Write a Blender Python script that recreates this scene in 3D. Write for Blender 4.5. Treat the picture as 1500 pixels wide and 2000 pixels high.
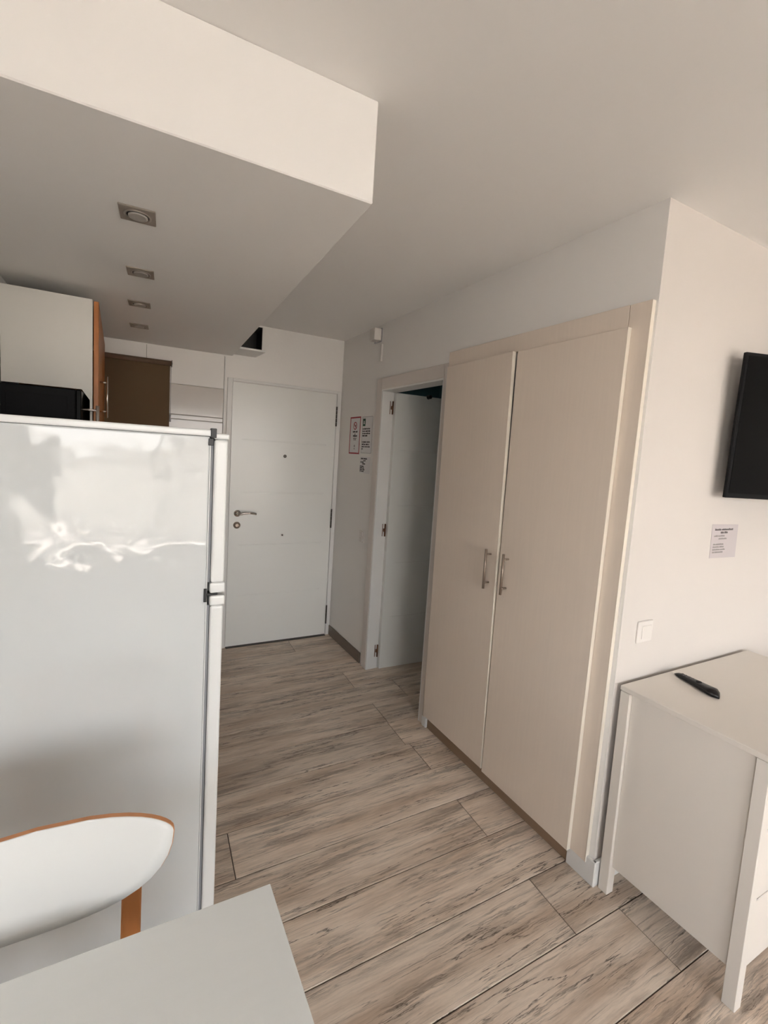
import bpy, bmesh, math, random
from mathutils import Vector, Matrix
random.seed(7)
for o in list(bpy.data.objects): bpy.data.objects.remove(o, do_unlink=True)
SC = bpy.context.scene
COL = SC.collection

# ---------------------------------------------------------------- camera
F = 871.397; YAW = 0.47244; PITCH = 0.09165; ROLL = 0.06262; H = 1.56412
cy, sy, cp, sp = math.cos(YAW), math.sin(YAW), math.cos(PITCH), math.sin(PITCH)
f = Vector((sy*cp, cy*cp, -sp)); r = Vector((cy, -sy, 0)); u = r.cross(f)
r2 = math.cos(ROLL)*r + math.sin(ROLL)*u; u2 = -math.sin(ROLL)*r + math.cos(ROLL)*u
cd = bpy.data.cameras.new('camera'); cam = bpy.data.objects.new('camera', cd); COL.objects.link(cam)
cam.matrix_world = Matrix(((r2.x, u2.x, -f.x, 0), (r2.y, u2.y, -f.y, 0), (r2.z, u2.z, -f.z, H), (0, 0, 0, 1)))
cd.sensor_fit = 'VERTICAL'; cd.sensor_height = 24; cd.sensor_width = 18
cd.lens = F/2000*24; cd.shift_x = 0.0033075; cd.shift_y = -0.0158643
cd.clip_start = 0.02; cd.clip_end = 100
SC.camera = cam

# ---------------------------------------------------------------- world (daylight outside the balcony doors)
w = bpy.data.worlds.new('world'); SC.world = w; w.use_nodes = True
nt = w.node_tree; nt.nodes.clear()
out = nt.nodes.new('ShaderNodeOutputWorld'); bg = nt.nodes.new('ShaderNodeBackground')
tc = nt.nodes.new('ShaderNodeTexCoord'); sep = nt.nodes.new('ShaderNodeSeparateXYZ')
ramp = nt.nodes.new('ShaderNodeValToRGB'); mr = nt.nodes.new('ShaderNodeMapRange')
mr.inputs['From Min'].default_value = -0.25; mr.inputs['From Max'].default_value = 0.9
nt.links.new(tc.outputs['Generated'], sep.inputs[0]); nt.links.new(sep.outputs['Z'], mr.inputs['Value'])
e = ramp.color_ramp.elements
e[0].position = 0.0; e[0].color = (0.26, 0.22, 0.18, 1)
e[1].position = 1.0; e[1].color = (0.10, 0.16, 0.26, 1)
x = e.new(0.19); x.color = (0.40, 0.36, 0.31, 1)
x = e.new(0.235); x.color = (1.0, 0.97, 0.93, 1)
x = e.new(0.38); x.color = (0.78, 0.82, 0.86, 1)
x = e.new(0.58); x.color = (0.26, 0.34, 0.45, 1)
noi = nt.nodes.new('ShaderNodeTexNoise'); noi.inputs['Scale'].default_value = 3.0; noi.inputs['Detail'].default_value = 5
cr = nt.nodes.new('ShaderNodeValToRGB'); cr.color_ramp.elements[0].position = .48; cr.color_ramp.elements[1].position = .9
mix = nt.nodes.new('ShaderNodeMixRGB'); mix.inputs['Color2'].default_value = (0.8, 0.8, 0.8, 1)
nt.links.new(tc.outputs['Generated'], noi.inputs['Vector']); nt.links.new(noi.outputs['Fac'], cr.inputs[0])
nt.links.new(cr.outputs['Color'], mix.inputs['Fac']); nt.links.new(mr.outputs[0], ramp.inputs[0])
nt.links.new(ramp.outputs[0], mix.inputs['Color1']); nt.links.new(mix.outputs[0], bg.inputs['Color'])
bg.inputs['Strength'].default_value = 4.3
nt.links.new(bg.outputs[0], out.inputs[0])
# portal in the balcony opening (guides the daylight sampling only)
ld = bpy.data.lights.new('window_portal', 'AREA'); lo = bpy.data.objects.new('window_portal', ld); COL.objects.link(lo)
ld.shape = 'RECTANGLE'; ld.size = 5.0; ld.size_y = 2.3; ld.cycles.is_portal = True
lo.location = (1.12, -4.42, 1.16); lo.rotation_euler = (math.pi/2, 0, 0)   # faces +y, into the room
ld2 = bpy.data.lights.new('side_portal', 'AREA'); lo2 = bpy.data.objects.new('side_portal', ld2); COL.objects.link(lo2)
ld2.shape = 'RECTANGLE'; ld2.size = 1.6; ld2.size_y = 2.9; ld2.cycles.is_portal = True
lo2.location = (-1.72, -2.3, 1.53); lo2.rotation_euler = (0, -math.pi/2, 0)
# low sun falling on the balcony and on the floor just inside the doors, behind the camera
sd = bpy.data.lights.new('sun', 'SUN'); so = bpy.data.objects.new('sun', sd); COL.objects.link(so)
sd.energy = 115.0; sd.angle = 0.02; sd.color = (1.0, 0.96, 0.92)
so.location = (1, -5, 6)
so.rotation_euler = Vector((-0.55, 1.0, -0.80)).to_track_quat('-Z', 'Y').to_euler()
vs = SC.view_settings
vs.view_transform = 'Standard'; vs.look = 'None'; vs.gamma = 1; vs.use_curve_mapping = False
vs.exposure = 1.2

# ---------------------------------------------------------------- materials
def new_mat(name):
    m = bpy.data.materials.new(name); m.use_nodes = True
    return m, m.node_tree, m.node_tree.nodes['Principled BSDF']
def mat(name, col, rough=0.5, metal=0.0, spec=0.5, bump=0.0, bscale=40.0, var=0.0, vscale=3.0, coat=0.0, stretch=(1, 1, 1), bdist=0.002):
    m, t, b = new_mat(name)
    b.inputs['Base Color'].default_value = (*col, 1); b.inputs['Roughness'].default_value = rough
    b.inputs['Metallic'].default_value = metal; b.inputs['Specular IOR Level'].default_value = spec
    b.inputs['Coat Weight'].default_value = coat
    c = t.nodes.new('ShaderNodeTexCoord'); mp = t.nodes.new('ShaderNodeMapping'); mp.inputs['Scale'].default_value = stretch
    t.links.new(c.outputs['Object'], mp.inputs[0])
    if var:
        n = t.nodes.new('ShaderNodeTexNoise'); n.inputs['Scale'].default_value = vscale; n.inputs['Detail'].default_value = 4
        mx = t.nodes.new('ShaderNodeMixRGB'); mx.inputs['Color1'].default_value = (*[k*(1-var) for k in col], 1)
        mx.inputs['Color2'].default_value = (*[min(1, k*(1+var)) for k in col], 1)
        t.links.new(mp.outputs[0], n.inputs['Vector']); t.links.new(n.outputs['Fac'], mx.inputs['Fac']); t.links.new(mx.outputs[0], b.inputs['Base Color'])
    if bump:
        n = t.nodes.new('ShaderNodeTexNoise'); n.inputs['Scale'].default_value = bscale; n.inputs['Detail'].default_value = 3
        bp = t.nodes.new('ShaderNodeBump'); bp.inputs['Strength'].default_value = bump; bp.inputs['Distance'].default_value = bdist
        t.links.new(mp.outputs[0], n.inputs['Vector']); t.links.new(n.outputs['Fac'], bp.inputs['Height']); t.links.new(bp.outputs[0], b.inputs['Normal'])
    return m
M = {}
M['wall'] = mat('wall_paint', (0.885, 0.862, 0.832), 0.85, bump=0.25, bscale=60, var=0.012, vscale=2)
M['wall_dimmed'] = mat('wall_paint_dimmed', (0.70, 0.655, 0.615), 0.85, bump=0.2, bscale=60, var=0.012, vscale=2)  # wall paint darkened for the television wall, offsets the strong daylight there
M['ceil'] = mat('ceiling_paint', (0.885, 0.867, 0.842), 0.9, bump=0.15, bscale=50, var=0.012, vscale=2)
M['white_trim'] = mat('white_trim', (0.80, 0.79, 0.77), 0.45)
M['greige_trim'] = mat('greige_trim', (0.72, 0.665, 0.62), 0.5)
M['door_white'] = mat('door_lacquer', (0.84, 0.84, 0.81), 0.25, spec=0.5, bump=0.05, bscale=8)
M['laminate'] = mat('beige_laminate', (0.82, 0.715, 0.615), 0.42, bump=0.1, bscale=30, var=0.035, vscale=14, stretch=(8, 8, 0.35))
M['laminate_edge'] = mat('cream_edge_band', (0.80, 0.74, 0.64), 0.4)
M['plinth'] = mat('brown_plinth', (0.30, 0.20, 0.13), 0.4, var=0.15, vscale=6, stretch=(1, 1, 8))
M['skirting'] = mat('brown_skirting_tile', (0.20, 0.155, 0.125), 0.5, var=0.15, vscale=8, stretch=(3, 1, 6))
M['fridge'] = mat('fridge_enamel', (0.62, 0.65, 0.66), 0.07, spec=0.6, bump=0.6, bscale=3.2, bdist=0.02)
M['fridge_door'] = mat('fridge_door_enamel', (0.78, 0.80, 0.80), 0.2, spec=0.5)
M['gasket'] = mat('grey_gasket', (0.25, 0.26, 0.28), 0.6)
M['black_plastic'] = mat('black_plastic', (0.012, 0.012, 0.013), 0.4)
M['chrome'] = mat('brushed_steel', (0.62, 0.58, 0.54), 0.25, metal=1)
M['nickel'] = mat('warm_nickel', (0.36, 0.29, 0.24), 0.38, metal=0.7)
M['bronze'] = mat('bronze_hinge', (0.20, 0.10, 0.06), 0.35, metal=0.8)
M['dark_metal'] = mat('dark_metal', (0.10, 0.09, 0.08), 0.4, metal=0.8)
M['orange_wood'] = mat('cherry_veneer', (0.42, 0.15, 0.035), 0.4, bump=0.1, var=0.22, vscale=8, stretch=(6, 6, 0.6))
M['ply_edge'] = mat('plywood_edge', (0.60, 0.27, 0.12), 0.5, var=0.15, vscale=30)
M['chair_white'] = mat('white_chair_laminate', (0.75, 0.76, 0.75), 0.35)
M['beech'] = mat('beech_wood', (0.50, 0.19, 0.05), 0.4, var=0.15, vscale=10, stretch=(8, 8, 1))
M['dresser'] = mat('dresser_white', (0.80, 0.745, 0.68), 0.45, bump=0.04, bscale=20)
M['table'] = mat('table_white', (0.88, 0.91, 0.91), 0.38, bump=0.10, bscale=12, var=0.012, vscale=10, stretch=(1.2, 9, 1))
M['cab_white'] = mat('cabinet_white', (0.74, 0.72, 0.67), 0.45)
M['blind'] = mat('blind_fabric', (0.12, 0.075, 0.036), 0.85, bump=0.2, bscale=300)
M['blind_tube'] = mat('blind_tube', (0.13, 0.08, 0.05), 0.7)
M['tile'] = mat('white_glazed_tile', (0.62, 0.58, 0.54), 0.12, var=0.03, vscale=5, bump=0.15, bscale=6)
M['grout'] = mat('tile_grout', (0.40, 0.36, 0.32), 0.9)
M['floor_grout'] = mat('floor_grout', (0.10, 0.075, 0.06), 0.9)
M['paper'] = mat('white_paper', (0.78, 0.76, 0.76), 0.6)
M['grey_paper'] = mat('pale_lilac_paper', (0.57, 0.52, 0.525), 0.6)
M['ink'] = mat('black_ink', (0.035, 0.03, 0.03), 0.7)
M['ink_soft'] = mat('soft_grey_ink', (0.16, 0.14, 0.14), 0.7)
M['red'] = mat('red_print', (0.38, 0.02, 0.03), 0.6)
M['green'] = mat('green_print', (0.005, 0.06, 0.025), 0.6)
M['grey_print'] = mat('grey_print', (0.32, 0.30, 0.29), 0.6)
M['plastic'] = mat('white_plastic', (0.78, 0.74, 0.70), 0.35)
M['plastic_grey'] = mat('grey_plastic', (0.42, 0.40, 0.42), 0.45)
M['tv_body'] = mat('tv_body', (0.005, 0.005, 0.006), 0.55, spec=0.15)
M['tv_screen'] = mat('tv_screen', (0.003, 0.003, 0.003), 0.3, spec=0.08)
M['remote'] = mat('remote_black', (0.007, 0.006, 0.006), 0.25, spec=0.3)
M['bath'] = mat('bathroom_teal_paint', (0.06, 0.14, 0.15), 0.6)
M['spot_plate'] = mat('satin_nickel_plate', (0.42, 0.37, 0.32), 0.42, metal=0.55)
M['spot_glass'] = mat('frosted_lens', (0.48, 0.45, 0.41), 0.3)
M['concrete'] = mat('balcony_plaster', (0.62, 0.60, 0.56), 0.9)
M['terracotta'] = mat('balcony_tile', (0.45, 0.40, 0.36), 0.8)

def glass_mat():
    m, t, b = new_mat('window_glass')
    t.nodes.remove(b); o = t.nodes['Material Output']
    tr = t.nodes.new('ShaderNodeBsdfTransparent'); gl = t.nodes.new('ShaderNodeBsdfGlossy'); gl.inputs['Roughness'].default_value = 0.02
    fr = t.nodes.new('ShaderNodeFresnel'); fr.inputs['IOR'].default_value = 1.45; mx = t.nodes.new('ShaderNodeMixShader')
    t.links.new(fr.outputs[0], mx.inputs[0]); t.links.new(tr.outputs[0], mx.inputs[1]); t.links.new(gl.outputs[0], mx.inputs[2])
    t.links.new(mx.outputs[0], o.inputs['Surface']); return m
M['glass'] = glass_mat()

def plank_mat():
    m, t, b = new_mat('wood_look_plank')
    N = t.nodes.new; L = t.links.new
    def math_(op, a, c=None):
        n = N('ShaderNodeMath'); n.operation = op
        for i, q in enumerate((a, c)):
            if q is None: continue
            if isinstance(q, (int, float)): n.inputs[i].default_value = q
            else: L(q, n.inputs[i])
        return n.outputs[0]
    c = N('ShaderNodeTexCoord'); oi = N('ShaderNodeObjectInfo')
    rnd = math_('MULTIPLY', oi.outputs['Random'], 37.0)
    cmb = N('ShaderNodeCombineXYZ'); L(rnd, cmb.inputs[0]); L(rnd, cmb.inputs[1])
    add = N('ShaderNodeVectorMath'); add.operation = 'ADD'; L(c.outputs['Object'], add.inputs[0]); L(cmb.outputs[0], add.inputs[1])
    # ragged sideways wobble so the grain lines are not ruler straight
    wn = N('ShaderNodeTexNoise'); wn.inputs['Scale'].default_value = 9; wn.inputs['Detail'].default_value = 6; wn.inputs['Roughness'].default_value = .7
    L(add.outputs[0], wn.inputs['Vector'])
    wob = math_('MULTIPLY', math_('SUBTRACT', wn.outputs['Fac'], .5), .012)
    wc = N('ShaderNodeCombineXYZ'); L(wob, wc.inputs[1])
    ad2 = N('ShaderNodeVectorMath'); ad2.operation = 'ADD'; L(add.outputs[0], ad2.inputs[0]); L(wc.outputs[0], ad2.inputs[1])
    def noise(scale, st, detail=5, rough=.6, dist=0.0, src=ad2):
        mp = N('ShaderNodeMapping'); mp.inputs['Scale'].default_value = st; L(src.outputs[0], mp.inputs[0])
        n = N('ShaderNodeTexNoise'); n.inputs['Scale'].default_value = scale; n.inputs['Detail'].default_value = detail
        n.inputs['Roughness'].default_value = rough; n.inputs['Distortion'].default_value = dist
        L(mp.outputs[0], n.inputs['Vector']); return n.outputs['Fac']
    def ramp(src, a, ca, d, cb):
        rp = N('ShaderNodeValToRGB'); rp.color_ramp.elements[0].position = a; rp.color_ramp.elements[0].color = (*ca, 1)
        rp.color_ramp.elements[1].position = d; rp.color_ramp.elements[1].color = (*cb, 1); L(src, rp.inputs[0]); return rp.outputs[0]
    K, W = (0, 0, 0), (1, 1, 1)
    base = ramp(noise(1.0, (1.5, 11, 1), 5, .6), .36, (0.62, 0.485, 0.375), .60, (0.88, 0.755, 0.635))
    fine = noise(1.0, (9, 150, 1), 4, .7)
    m1 = N('ShaderNodeMixRGB'); m1.blend_type = 'MULTIPLY'; m1.inputs[0].default_value = .65
    L(base, m1.inputs[1]); L(ramp(fine, .32, (0.74, 0.72, 0.70), .58, (1.05, 1.05, 1.05)), m1.inputs[2])
    patch = ramp(noise(1.0, (2.2, 9, 1), 2, .5, 0, add), .47, K, .60, W)
    patch2 = ramp(noise(1.0, (1.6, 5, 3), 1, .5, 0, add), .42, K, .56, W)
    # grey weathered smudges, broken into streaks
    smudge = math_('MULTIPLY', ramp(noise(1.0, (3.2, 46, 1), 8, .72, .15), .47, K, .60, W), patch)
    # dark splits: narrow iso-bands of a long stretched noise
    def crack(st, lvl, wd, wide=7):
        n_ = noise(1.0, st, wide, .6, .2)
        return ramp(math_('ABSOLUTE', math_('SUBTRACT', n_, lvl)), 0.0, W, wd, K)
    ck = math_('MULTIPLY', crack((.8, 13, 1), .53, .010), patch2)
    ck2 = math_('MULTIPLY', crack((1.3, 26, 2), .47, .012, 5), patch)
    ck3 = math_('MULTIPLY', crack((.6, 20, 4), .5, .009, 4), .5)
    dark = math_('MAXIMUM', math_('MULTIPLY', smudge, .5), math_('MAXIMUM', math_('MULTIPLY', ck, .95), math_('MAXIMUM', math_('MULTIPLY', ck2, .85), ck3)))
    m2 = N('ShaderNodeMixRGB'); m2.inputs[2].default_value = (0.07, 0.05, 0.036, 1); L(dark, m2.inputs[0]); L(m1.outputs[0], m2.inputs[1])
    hv = N('ShaderNodeHueSaturation'); mr = N('ShaderNodeMapRange'); mr.inputs['To Min'].default_value = .88; mr.inputs['To Max'].default_value = 1.1
    L(oi.outputs['Random'], mr.inputs[0]); L(mr.outputs[0], hv.inputs['Value']); L(m2.outputs[0], hv.inputs['Color']); L(hv.outputs[0], b.inputs['Base Color'])
    b.inputs['Roughness'].default_value = 0.45; b.inputs['Specular IOR Level'].default_value = 0.35
    bp = N('ShaderNodeBump'); bp.inputs['Strength'].default_value = .25; bp.inputs['Distance'].default_value = .001
    L(math_('SUBTRACT', math_('MULTIPLY', fine, .5), dark), bp.inputs['Height']); L(bp.outputs[0], b.inputs['Normal'])
    return m
M['plank'] = plank_mat()

# ---------------------------------------------------------------- mesh helpers
class B:
    def __init__(self): self.bm = bmesh.new()
    def hexa(self, v, bev=0.0, seg=1):
        """eight corners: bottom 4 (ccw) then top 4"""
        vs_ = [self.bm.verts.new(p) for p in v]
        fs = [self.bm.faces.new([vs_[i] for i in q]) for q in ((3, 2, 1, 0), (4, 5, 6, 7), (0, 1, 5, 4), (1, 2, 6, 5), (2, 3, 7, 6), (3, 0, 4, 7))]
        if bev > 0:
            es = list({e for f_ in fs for e in f_.edges})
            bmesh.ops.bevel(self.bm, geom=es, offset=bev, segments=seg, profile=0.6, affect='EDGES')
        return self
    def box(self, x0, x1, y0, y1, z0, z1, bev=0.0, seg=1):
        return self.hexa([(x0, y0, z0), (x1, y0, z0), (x1, y1, z0), (x0, y1, z0), (x0, y0, z1), (x1, y0, z1), (x1, y1, z1), (x0, y1, z1)], bev, seg)
    def tube(self, pts, r, seg=12, cap=True, squash=None):
        """round bar along a polyline"""
        pts = [Vector(p) for p in pts]; rings = []
        rs = r if isinstance(r, (list, tuple)) else [r]*len(pts)
        up0 = None
        for i, p in enumerate(pts):
            d = (pts[min(i+1, len(pts)-1)]-pts[max(i-1, 0)]).normalized()
            if up0 is None:
                up0 = Vector((0, 0, 1)) if abs(d.z) < .9 else Vector((1, 0, 0))
            a = d.cross(up0).normalized(); b_ = a.cross(d).normalized(); up0 = b_
            ring = []
            for k in range(seg):
                t = 2*math.pi*k/seg
                ring.append(self.bm.verts.new(p+a*math.cos(t)*rs[i]+b_*math.sin(t)*rs[i]*(squash or 1)))
            rings.append(ring)
        for i in range(len(rings)-1):
            for k in range(seg):
                fc = self.bm.faces.new([rings[i][k], rings[i][(k+1) % seg], rings[i+1][(k+1) % seg], rings[i+1][k]]); fc.smooth = True
        if cap:
            self.bm.faces.new(list(reversed(rings[0]))); self.bm.faces.new(rings[-1])
        return self
    def lathe(self, c, axis, prof, seg=24):
        """profile (radius, distance along axis) turned round the axis through c"""
        c = Vector(c); ax = Vector(axis).normalized()
        a = ax.orthogonal().normalized(); b_ = ax.cross(a); rings = []
        for (rr, h) in prof:
            rings.append([self.bm.verts.new(c+ax*h+(a*math.cos(2*math.pi*k/seg)+b_*math.sin(2*math.pi*k/seg))*max(rr, 1e-5)) for k in range(seg)])
        for i in range(len(rings)-1):
            for k in range(seg):
                fc = self.bm.faces.new([rings[i][k], rings[i][(k+1) % seg], rings[i+1][(k+1) % seg], rings[i+1][k]]); fc.smooth = True
        self.bm.faces.new(list(reversed(rings[0]))); self.bm.faces.new(rings[-1])
        return self
    def poly(self, pts, ext):
        """planar polygon extruded by vector ext"""
        ext = Vector(ext); a = [self.bm.verts.new(Vector(p)) for p in pts]; b_ = [self.bm.verts.new(Vector(p)+ext) for p in pts]
        n = len(pts); self.bm.faces.new(list(reversed(a))); self.bm.faces.new(b_)
        for i in range(n): self.bm.faces.new([a[i], a[(i+1) % n], b_[(i+1) % n], b_[i]])
        return self
    def build(self, name, m, parent=None, off=(0, 0, 0)):
        bmesh.ops.recalc_face_normals(self.bm, faces=self.bm.faces)
        me = bpy.data.meshes.new(name)
        if any(off): bmesh.ops.translate(self.bm, verts=self.bm.verts, vec=-Vector(off))
        self.bm.to_mesh(me); self.bm.free(); me.materials.append(M[m])
        o = bpy.data.objects.new(name, me); COL.objects.link(o)
        if parent: o.parent = parent
        else: o.location = off
        return o
def lab(o, label, cat=None, group=None, kind=None):
    if label: o['label'] = label
    if cat: o['category'] = cat
    if group: o['group'] = group
    if kind: o['kind'] = kind
    return o
def thing(name, label, cat, loc=(0, 0, 0), rz=0.0, group=None, kind=None):
    o = bpy.data.objects.new(name, None); COL.objects.link(o); o.location = loc; o.rotation_euler = (0, 0, rz); o.empty_display_size = .05
    return lab(o, label, cat, group, kind)

# ---------------------------------------------------------------- room constants
CX, CY, TH = 1.49837, 0.97812, 0.05309      # outer corner of the hall wall and its slight angle
YD = 3.488; ZC = 2.463; XB = 0.499; YB = 1.125; ZB = 2.213
YR = -4.4; XL = -1.7; XR = 4.2
def hall(s, n=0.0, z=0.0):                  # hall wall frame: s along it, n into it (minus = into the room)
    return Vector((CX-math.sin(TH)*s+math.cos(TH)*n, CY+math.cos(TH)*s+math.sin(TH)*n, z))
def hthing(name, label, cat, s, n=0.0, z=0.0, kind=None, group=None):
    o = thing(name, label, cat, hall(s, n, z), TH, group, kind); o['_o'] = (n, s, z); return o
def hp(b, name, m, par, label=None):        # part given in hall coordinates (x = n, y = s)
    off = tuple(par['_o']); o = b.build(name, m, None, off); o.location = (0, 0, 0); o.parent = par
    return lab(o, label)
def hsub(b, name, m, par, root, label=None):
    o = b.build(name, m, None, tuple(root['_o'])); o.location = (0, 0, 0); o.parent = par; return lab(o, label)

# ---------------------------------------------------------------- floor: one object per plank
fl = B().box(XL-.1, XR+.1, YR-.12, YD+.1, -.05, -.0035).build('floor', 'floor_grout')
lab(fl, 'floor of grey-brown wood-look planks with dark cracks laid across the room', 'floor', kind='structure')
PW = 0.215; PL = 1.25; Y0 = 0.874
joints = {-4: .6, -3: .2, -2: .95, -1: 1.51, 0: 1.29, 1: .245, 2: 1.27, 3: .285, 4: .02, 5: 1.245, 6: 1.25, 7: .26, 8: 1.22, 9: .25, 10: .3, 11: 1.0, 12: .4}
cache = {}
def plank(x0, x1, y0, y1):
    k = (round(x1-x0, 3), round(y1-y0, 3))
    if k not in cache:
        hx, hy = k[0]/2-.0016, k[1]/2-.0016; c = .0014
        bm = bmesh.new(); v = []
        for (a, z) in ((0, -.0034), (0, -c), (c, 0)):
            v.append([bm.verts.new((sx*(hx-a), sy_*(hy-a), z)) for sx, sy_ in ((-1, -1), (1, -1), (1, 1), (-1, 1))])
        for i in range(2):
            for q in range(4): bm.faces.new([v[i][q], v[i][(q+1) % 4], v[i+1][(q+1) % 4], v[i+1][q]])
        bm.faces.new(v[2]); me = bpy.data.meshes.new('plank'); bm.to_mesh(me); bm.free(); me.materials.append(M['plank']); cache[k] = me
    o = bpy.data.objects.new('plank', cache[k]); COL.objects.link(o); o.location = ((x0+x1)/2, (y0+y1)/2, 0); o.parent = fl
for k in range(-25, 13):
    y0 = Y0+k*PW; y1 = min(y0+PW, YD+.02)
    y0 = max(y0, YR)
    if y1-y0 < .03: continue
    j = joints.get(k, (k*0.47) % PL)
    if k <= 0: a, b_ = XL, XR
    elif k <= 5: a, b_ = (-.72 if k > 0 else XL), 1.50
    else: a, b_ = -.72, 2.35
    x = j-PL*math.ceil((j-a)/PL)
    while x < b_-1e-6:
        xa, xb = max(x, a), min(x+PL, b_)
        if xb-xa > .04: plank(xa, xb, y0, y1)
        x += PL

# ---------------------------------------------------------------- ceiling and walls
lab(B().box(XL-.1, XR+.1, YR-.1, YD+.4, ZC, ZC+.1).build('ceiling', 'ceil'), 'flat off-white painted ceiling over room and hall', 'ceiling', kind='structure')
b = B().box(-.62, XB, YB, YD, ZB, ZC, .003)
lab(b.build('ceiling_kitchen', 'ceil'), 'lowered white plaster ceiling box over the kitchen with four square spotlights', 'ceiling', kind='structure')
# entrance wall with the niche hole
NX0, NX1, NZ0, NZ1 = .46, .708, 2.285, 2.452
b = B().box(-.8, NX0, YD, YD+.35, 0, ZC).box(NX1, 1.5, YD, YD+.35, 0, ZC).box(NX0, NX1, YD, YD+.35, 0, NZ0).box(NX0, NX1, YD, YD+.35, NZ1, ZC)
we = lab(b.build('wall_end', 'wall'), 'white end wall that holds the entrance door and the tiled kitchen end', 'wall', kind='structure')
# hall wall (slanted 3 degrees), pierced by the bathroom doorway
root = hthing('wall_hall', 'white wall along the hall with wardrobe and bathroom doorway', 'wall', 0, kind='structure')
SB0, SB1, ZBD, TW = 1.135, 1.828, 2.011, .09
b = B().box(0, TW, 0, SB0, 0, ZC).box(0, TW, SB1, 2.56, 0, ZC).box(0, TW, SB0, SB1, ZBD, ZC)
hp(b, 'wall_panel', 'wall', root)
# television wall
lab(B().box(CX+.001, XR, CY, CY+.1, 0, ZC).build('wall_television', 'wall_dimmed'), 'bright white wall behind the television and white dresser', 'wall', kind='structure')
# kitchen left wall, partition, living room shell (mostly out of frame)
b = B().hexa([(-.72, YB, 0), (-.515, YB, 0), (-.64, YD, 0), (-.8, YD, 0), (-.72, YB, ZC), (-.515, YB, ZC), (-.64, YD, ZC), (-.8, YD, ZC)])
lab(b.build('wall_kitchen', 'wall'), 'white wall on the left side of the kitchen', 'wall', kind='structure')
lab(B().box(XL-.1, -.721, YB, YB+.1, 0, ZC).build('wall_partition', 'wall'), 'white wall left of the fridge facing the table', 'wall', kind='structure')
VY0, VY1, VZ0, VZ1 = -3.7, -.9, .75, 2.32
lab(B().box(XL-.12, XL, YR-.1, VY0, 0, ZC).box(XL-.12, XL, VY1, YB, 0, ZC).box(XL-.12, XL, VY0, VY1, 0, VZ0).box(XL-.12, XL, VY0, VY1, VZ1, ZC).build('wall_left', 'wall'), 'white left wall of the living room', 'wall', kind='structure')
lab(B().box(XR, XR+.1, YR-.1, CY+.1, 0, ZC).build('wall_right', 'wall'), 'white right wall of the living room', 'wall', kind='structure')
WX0, WX1, WZ = -1.35, 3.6, 2.32
b = B().box(XL, WX0, YR-.12, YR, 0, ZC).box(WX1, XR, YR-.12, YR, 0, ZC).box(WX0, WX1, YR-.12, YR, WZ, ZC)
lab(b.build('wall_rear', 'wall'), 'white wall behind the camera around the balcony doors', 'wall', kind='structure')
win = thing('window_1', 'white framed glass balcony doors behind the camera', 'window', ((WX0+WX1)/2, YR-.06, 0), kind='structure')
off = tuple(win.location)
b = B()
for x in (WX0+.03, (WX0*2+WX1)/3, (WX0+WX1*2)/3, WX1-.03): b.box(x-.035, x+.035, YR-.09, YR-.03, 0, WZ, .004)
b.box(WX0, WX1, YR-.085, YR-.035, WZ-.07, WZ, .004).box(WX0, WX1, YR-.085, YR-.035, .0, .08, .004)
o = b.build('window_frame', 'white_trim', None, off); o.location = (0, 0, 0); o.parent = win
for k in range(3):
    xa = WX0+(WX1-WX0)/3*k
    o = B().box(xa+.03, xa+(WX1-WX0)/3-.03, YR-.062, YR-.058, .07, WZ-.06).build('pane', 'glass', None, off); o.location = (0, 0, 0); o.parent = win
win_added = thing('window_added', 'added unseen window in the left living room wall, fill light for wardrobe and hall', 'window', (XL-.06, (VY0+VY1)/2, VZ0), kind='structure')  # added out of view to brighten the wardrobe and hall side
off = tuple(win_added.location); b = B()
for y in (VY0+.03, (VY0+VY1)/2, VY1-.03): b.box(XL-.09, XL-.03, y-.03, y+.03, VZ0, VZ1, .004)
b.box(XL-.085, XL-.035, VY0, VY1, VZ0, VZ0+.06, .004).box(XL-.085, XL-.035, VY0, VY1, VZ1-.06, VZ1, .004)
o = b.build('window_frame', 'white_trim', None, off); o.location = (0, 0, 0); o.parent = win_added
for ya in (VY0+.06, (VY0+VY1)/2+.03):
    o = B().box(XL-.062, XL-.058, ya, ya+(VY1-VY0)/2-.09, VZ0+.06, VZ1-.06).build('pane', 'glass', None, off); o.location = (0, 0, 0); o.parent = win_added
# balcony outside
lab(B().box(-3, 5, YR-1.7, YR-.13, -.12, -.02).build('floor_balcony', 'terracotta'), 'tiled balcony floor outside the glass doors', 'floor', kind='structure')
lab(B().box(-3, 5, YR-1.8, YR-1.7, -.12, .75, .01).build('wall_balcony', 'concrete'), 'low plastered balcony parapet outside the glass doors', 'wall', kind='structure')
# bathroom shell behind the doorway
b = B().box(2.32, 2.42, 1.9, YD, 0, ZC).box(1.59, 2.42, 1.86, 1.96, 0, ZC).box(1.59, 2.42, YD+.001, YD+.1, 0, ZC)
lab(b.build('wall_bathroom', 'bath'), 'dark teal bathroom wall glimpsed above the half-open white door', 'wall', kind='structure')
lab(B().box(1.60, 2.318, 1.965, YD, ZC-.03, ZC-.002).build('ceiling_bathroom', 'bath'), 'dark teal bathroom ceiling seen above the open door', 'ceiling', kind='structure')

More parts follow.
